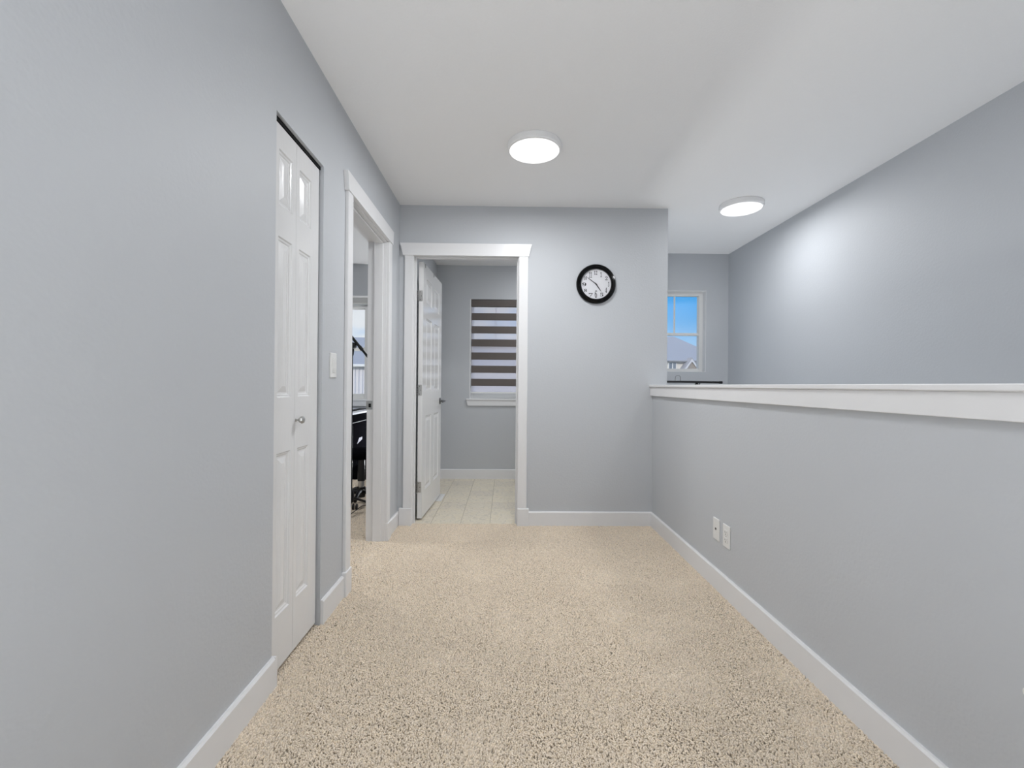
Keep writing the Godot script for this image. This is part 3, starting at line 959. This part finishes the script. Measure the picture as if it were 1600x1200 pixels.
# ------------------------------------------------------------------ bedroom things
func bedroom() -> void:
	# microphone stand just inside the doorway
	var c := Vector3(-1.257, 0, -3.75)
	var t := thing("microphone_stand", "black tripod microphone stand with a tilted boom inside the left doorway", "microphone stand", c)
	var b := B.new()
	b.tube([c + Vector3(0, 0.10, 0), c + Vector3(0, 0.72, 0)], 0.011, 12)
	b.tube([c + Vector3(0, 0.70, 0), c + Vector3(0, 1.34, 0)], 0.008, 12)
	obj("pole", b, m.black, t)
	b = B.new()
	b.lathe(c + Vector3(0, 0.10, 0), Vector3.UP, [Vector2(0.0, 0.0), Vector2(0.02, 0.0), Vector2(0.026, 0.02), Vector2(0.026, 0.07), Vector2(0.016, 0.10), Vector2(0.011, 0.105)], 18)
	obj("hub", b, m.black, t)
	for k in 3:
		var a := -0.5 + TAU * k / 3.0
		var d := Vector3(cos(a), 0, sin(a))
		b = B.new()
		b.tube([c + d * 0.02 + Vector3(0, 0.135, 0), c + d * 0.30 + Vector3(0, 0.012, 0)], 0.0095, 10)
		b.tube([c + d * 0.285 + Vector3(0, 0.017, 0), c + d * 0.315 + Vector3(0, 0.006, 0)], 0.012, 10)
		obj("leg", b, m.black, t)
	b = B.new()
	var j := c + Vector3(0.004, 1.385, 0.0)
	b.lathe(c + Vector3(0, 1.30, 0), Vector3.UP, [Vector2(0.008, 0), Vector2(0.013, 0.01), Vector2(0.017, 0.05), Vector2(0.012, 0.07), Vector2(0.0, 0.075)], 16)
	b.lathe(j + Vector3(0.004, 0.0, -0.02), Vector3.BACK, [Vector2(0.0, 0.0), Vector2(0.022, 0.0), Vector2(0.026, 0.006), Vector2(0.026, 0.034), Vector2(0.022, 0.042), Vector2(0.0, 0.042)], 18)
	obj("clutch", b, m.black, t)
	b = B.new()
	var p0 := Vector3(-1.266, 1.462, -3.75)
	var dir := Vector3(0.633, -0.774, 0)
	b.tube([p0 - dir * 0.55, p0 + dir * 0.13], 0.0115, 12)
	b.tube([p0 + dir * 0.11, p0 + dir * 0.145], 0.0145, 12)
	b.tube([p0 + dir * 0.14, p0 + dir * 0.36], 0.0095, 12)
	obj("boom", b, m.black, t)
	b = B.new()
	var mp := p0 - dir * 0.55
	b.lathe(mp, -dir, [Vector2(0.008, -0.01), Vector2(0.012, 0.0), Vector2(0.014, 0.09), Vector2(0.024, 0.11), Vector2(0.026, 0.14), Vector2(0.018, 0.165), Vector2(0.0, 0.17)], 16)
	obj("microphone", b, m.black, t)
	# cable hanging from the stand down to the floor
	b = B.new()
	var pts := []
	for q in [[-1.255, 0.30, -3.72], [-1.236, 0.19, -3.70], [-1.232, 0.09, -3.68], [-1.247, 0.02, -3.66], [-1.257, 0.008, -3.64], [-1.25, 0.008, -3.66], [-1.21, 0.04, -3.70], [-1.15, 0.075, -3.75], [-1.06, 0.05, -3.80], [-1.0, 0.008, -3.86]]:
		pts.append(Vector3(q[0], q[1], q[2]))
	b.tube(smooth_path(pts), 0.0032, 7)
	one("microphone_cable", b, m.black, "thin black cable looping on the carpet at the foot of the microphone stand", "cable")

	# digital piano on its stand under the window
	var k0 := Vector3(-1.615, 0, -4.66)
	t = thing("digital_piano", "black digital piano with a pale top strip and white keys, beside the bedroom window", "piano", k0)
	t.rotation.y = PI / 2
	obj("case", boxes([[-0.52, 0.52, 0.69, 0.772, -0.16, 0.16], [-0.52, -0.485, 0.77, 0.795, -0.16, 0.16], [0.485, 0.52, 0.77, 0.795, -0.16, 0.16]], 0.005), m.black_cloth, t, true)
	obj("control_panel", boxes([[-0.485, 0.485, 0.77, 0.796, -0.16, -0.02]], 0.004), m.panel_grey, t, true)
	for k in 41:
		var x := -0.482 + 0.964 * k / 41.0
		obj("key", boxes([[x + 0.0006, x + 0.0232, 0.771, 0.790, -0.018, 0.155]], 0.0015), m.key_white, t, true)
	for k in 40:
		if [0, 1, 3, 4, 5].has(k % 7):
			var x := -0.482 + 0.964 * (k + 1) / 41.0
			obj("black_key", boxes([[x - 0.006, x + 0.006, 0.788, 0.798, -0.018, 0.06]], 0.002), m.black_gloss, t, true)
	obj("trim_strip", boxes([[-0.515, 0.515, 0.692, 0.699, 0.157, 0.163]]), m.dark_steel, t, true)
	obj("stand_panel", boxes([[-0.50, 0.50, 0.25, 0.692, 0.10, 0.13], [-0.52, -0.46, 0.0, 0.692, -0.15, 0.14], [0.46, 0.52, 0.0, 0.692, -0.15, 0.14]], 0.004), m.black_cloth, t, true)
	b = B.new()
	b.prism(Vector3(0.03, 0.475, 0.1305), Vector3.RIGHT, Vector3.UP, PackedVector2Array([Vector2(-0.09, -0.01), Vector2(0.07, 0.022), Vector2(0.07, 0.048), Vector2(-0.02, 0.048)]), Vector3(0, 0, 0.001))
	obj("paper_tag", b, m.paper, t, true)

	# office chair in front of the piano
	var o := Vector3(-1.282, 0, -4.1)
	t = thing("swivel_stool", "black swivel stool with a chrome collar on its post, beside the digital piano", "stool", o)
	b = B.new()
	b.lathe(Vector3.ZERO, Vector3.UP, [Vector2(0.0, 0.412), Vector2(0.145, 0.412), Vector2(0.162, 0.422), Vector2(0.168, 0.445), Vector2(0.163, 0.468), Vector2(0.145, 0.482), Vector2(0.0, 0.488)], 36)
	obj("seat", b, m.black_cloth, t, true)
	b = B.new()
	b.lathe(Vector3.ZERO, Vector3.UP, [Vector2(0.0, 0.205), Vector2(0.032, 0.205), Vector2(0.029, 0.40), Vector2(0.06, 0.405), Vector2(0.06, 0.412), Vector2(0, 0.412)], 20)
	obj("post_cover", b, m.black, t, true)
	b = B.new()
	b.lathe(Vector3.ZERO, Vector3.UP, [Vector2(0.0, 0.145), Vector2(0.025, 0.145), Vector2(0.025, 0.206), Vector2(0, 0.206)], 20)
	obj("collar", b, m.steel, t, true)
	b = B.new()
	b.lathe(Vector3.ZERO, Vector3.UP, [Vector2(0.0, 0.06), Vector2(0.034, 0.06), Vector2(0.036, 0.15), Vector2(0.0, 0.15)], 20)
	obj("hub", b, m.black, t, true)
	for k in 5:
		var a := 2.75 + TAU * k / 5.0
		var d := Vector3(cos(a), 0, sin(a))
		b = B.new()
		b.tube([d * 0.02 + Vector3(0, 0.115, 0), d * 0.13 + Vector3(0, 0.105, 0), d * 0.22 + Vector3(0, 0.075, 0)], [0.026, 0.021, 0.015], 10)
		var lg := obj("leg", b, m.black, t, true)
		b = B.new()
		var sd := Vector3(-d.z, 0, d.x)
		for s in [-1.0, 1.0]:
			b.lathe(d * 0.22 + Vector3(0, 0.0285, 0) + sd * (s * 0.014 - 0.008), sd, [Vector2(0, 0), Vector2(0.022, 0), Vector2(0.0255, 0.003), Vector2(0.0255, 0.013), Vector2(0.022, 0.016), Vector2(0, 0.016)], 16)
		obj("castor", b, m.black, lg, true)

func smooth_path(p: Array) -> Array:
	var c := Curve3D.new()
	for i in p.size():
		var d: Vector3 = (p[mini(i + 1, p.size() - 1)] - p[maxi(i - 1, 0)]) / 6.0
		c.add_point(p[i], -d, d)
	var out := []
	for k in 61:
		out.append(c.sample_baked(c.get_baked_length() * k / 60.0, true))
	return out

# ------------------------------------------------------------------ outside
func outside() -> void:
	one("ground", boxes([[-60, 60, -3.2, -3.0, -90, -5.6]]), m.lawn, "green ground between the neighbouring houses", "ground", "structure")
	# house seen through the stairwell window
	var z := -18.0
	var at := Vector3(6.2, -3.0, z)
	var t := thing("house", "cream house with grey hip roof and small front gable seen through the stairwell window", "house", at)
	var xr := 8.9
	var xl := 1.8
	var ye := 2.12
	var yr := 3.44
	var zr := z - 3.4
	obj("wall", boxes([[xl + 0.15, xr - 0.15, -3.0, ye + 0.02, z - 7.0, z - 0.16]]), m.stucco, t)
	var rb := B.new()
	var a := Vector3(xl, ye, z)
	var c := Vector3(xr, ye, z)
	var d := Vector3(xr, ye, zr - 3.4)
	var e := Vector3(xl, ye, zr - 3.4)
	var r1 := Vector3(xr - 0.93, yr, zr)
	var r0 := Vector3(xl + 1.15, yr, zr)
	rb.face(a, c, r1, r0, Vector3(0, 1, 1))
	rb.face(e, d, r1, r0, Vector3(0, 1, -1))
	rb.tri(c, d, r1, (d - c).cross(r1 - c).normalized() * signf((d - c).cross(r1 - c).y))
	rb.tri(a, e, r0, (e - a).cross(r0 - a).normalized() * signf((e - a).cross(r0 - a).y))
	rb.quad(a, c, d, e, Vector3.DOWN)
	obj("roof", rb, m.shingle, t)
	obj("gutter", boxes([[xl - 0.02, xr + 0.02, ye - 0.06, ye + 0.01, z - 0.02, z + 0.06]], 0.02), m.shingle, t)
	var wx0 := 6.55
	var wn := obj("window", boxes([[wx0 - 0.03, wx0 + 0.32, 1.0, 2.05, z - 0.17, z - 0.11]], 0.01), m.house_trim, t)
	obj("pane", boxes([[wx0 + 0.01, wx0 + 0.13, 1.06, 2.02, z - 0.12, z - 0.105]]), m.house_glass, wn)
	obj("pane", boxes([[wx0 + 0.17, wx0 + 0.28, 1.06, 2.02, z - 0.12, z - 0.105]]), m.house_glass, wn)
	# its small front gable
	var gx := 7.32
	var gy := 2.19
	var zg := -17.78
	var b := B.new()
	b.prism(Vector3(gx, 0, zg), Vector3.RIGHT, Vector3.UP, PackedVector2Array([Vector2(-0.9, -3.0), Vector2(0.9, -3.0), Vector2(0.9, gy - 1.32), Vector2(0, gy - 0.07), Vector2(-0.9, gy - 1.32)]), Vector3(0, 0, -0.4))
	var pg := obj("porch_gable", b, m.gable, t)
	for s in [-1.0, 1.0]:
		b = B.new()
		b.prism(Vector3(gx, 0, zg + 0.06), Vector3.RIGHT * s, Vector3.UP, PackedVector2Array([Vector2(0, gy - 0.07), Vector2(1.0, gy - 1.45), Vector2(1.04, gy - 1.40), Vector2(0, gy + 0.03)]), Vector3(0, 0, -0.46))
		obj("roof_slope", b, m.shingle, pg)
		b = B.new()
		b.prism(Vector3(gx, 0, zg + 0.08), Vector3.RIGHT * s, Vector3.UP, PackedVector2Array([Vector2(0, gy - 0.13), Vector2(0.98, gy - 1.49), Vector2(1.02, gy - 1.43), Vector2(0, gy - 0.03)]), Vector3(0, 0, -0.03))
		obj("rake_board", b, m.siding, pg)
	# house seen through the bedroom window
	z = -11.5
	t = thing("house", "pale house with upright board siding and lilac-grey roof, seen through the bedroom window", "house", Vector3(-5.5, -3.0, z))
	ye = 1.56
	yr = 2.62
	obj("wall", boxes([[-14.0, 1.2, -3.0, ye + 0.01, z - 7.0, z - 0.12]]), m.siding, t)
	b = B.new()
	for k in 160:
		var x := -13.95 + k * 0.0945
		b.box(Vector3(x, -3.0, z - 0.121), Vector3(x + 0.03, ye - 0.03, z - 0.10))
	obj("batten", b, m.siding, t).set_meta("kind", "stuff")
	b = B.new()
	b.prism(Vector3(-14.3, 0, z), Vector3(0, 0, -1), Vector3.UP, PackedVector2Array([Vector2(0, ye), Vector2(3.65, yr), Vector2(7.3, ye), Vector2(7.3, ye - 0.05), Vector2(0, ye - 0.05)]), Vector3(15.8, 0, 0))
	obj("roof", b, m.shingle, t)
	obj("gutter", boxes([[-14.3, 1.5, ye - 0.055, ye + 0.01, z - 0.02, z + 0.06]], 0.01), m.house_trim, t)

func _ready() -> void:
	materials()
	camera_sky_light()
	shell()
	half_wall_cap()
	closet_door()
	doorway_left()
	doorway_far()
	bath_door()
	windows()
	clock()
	plates()
	stair_rail()
	bedroom()
	outside()
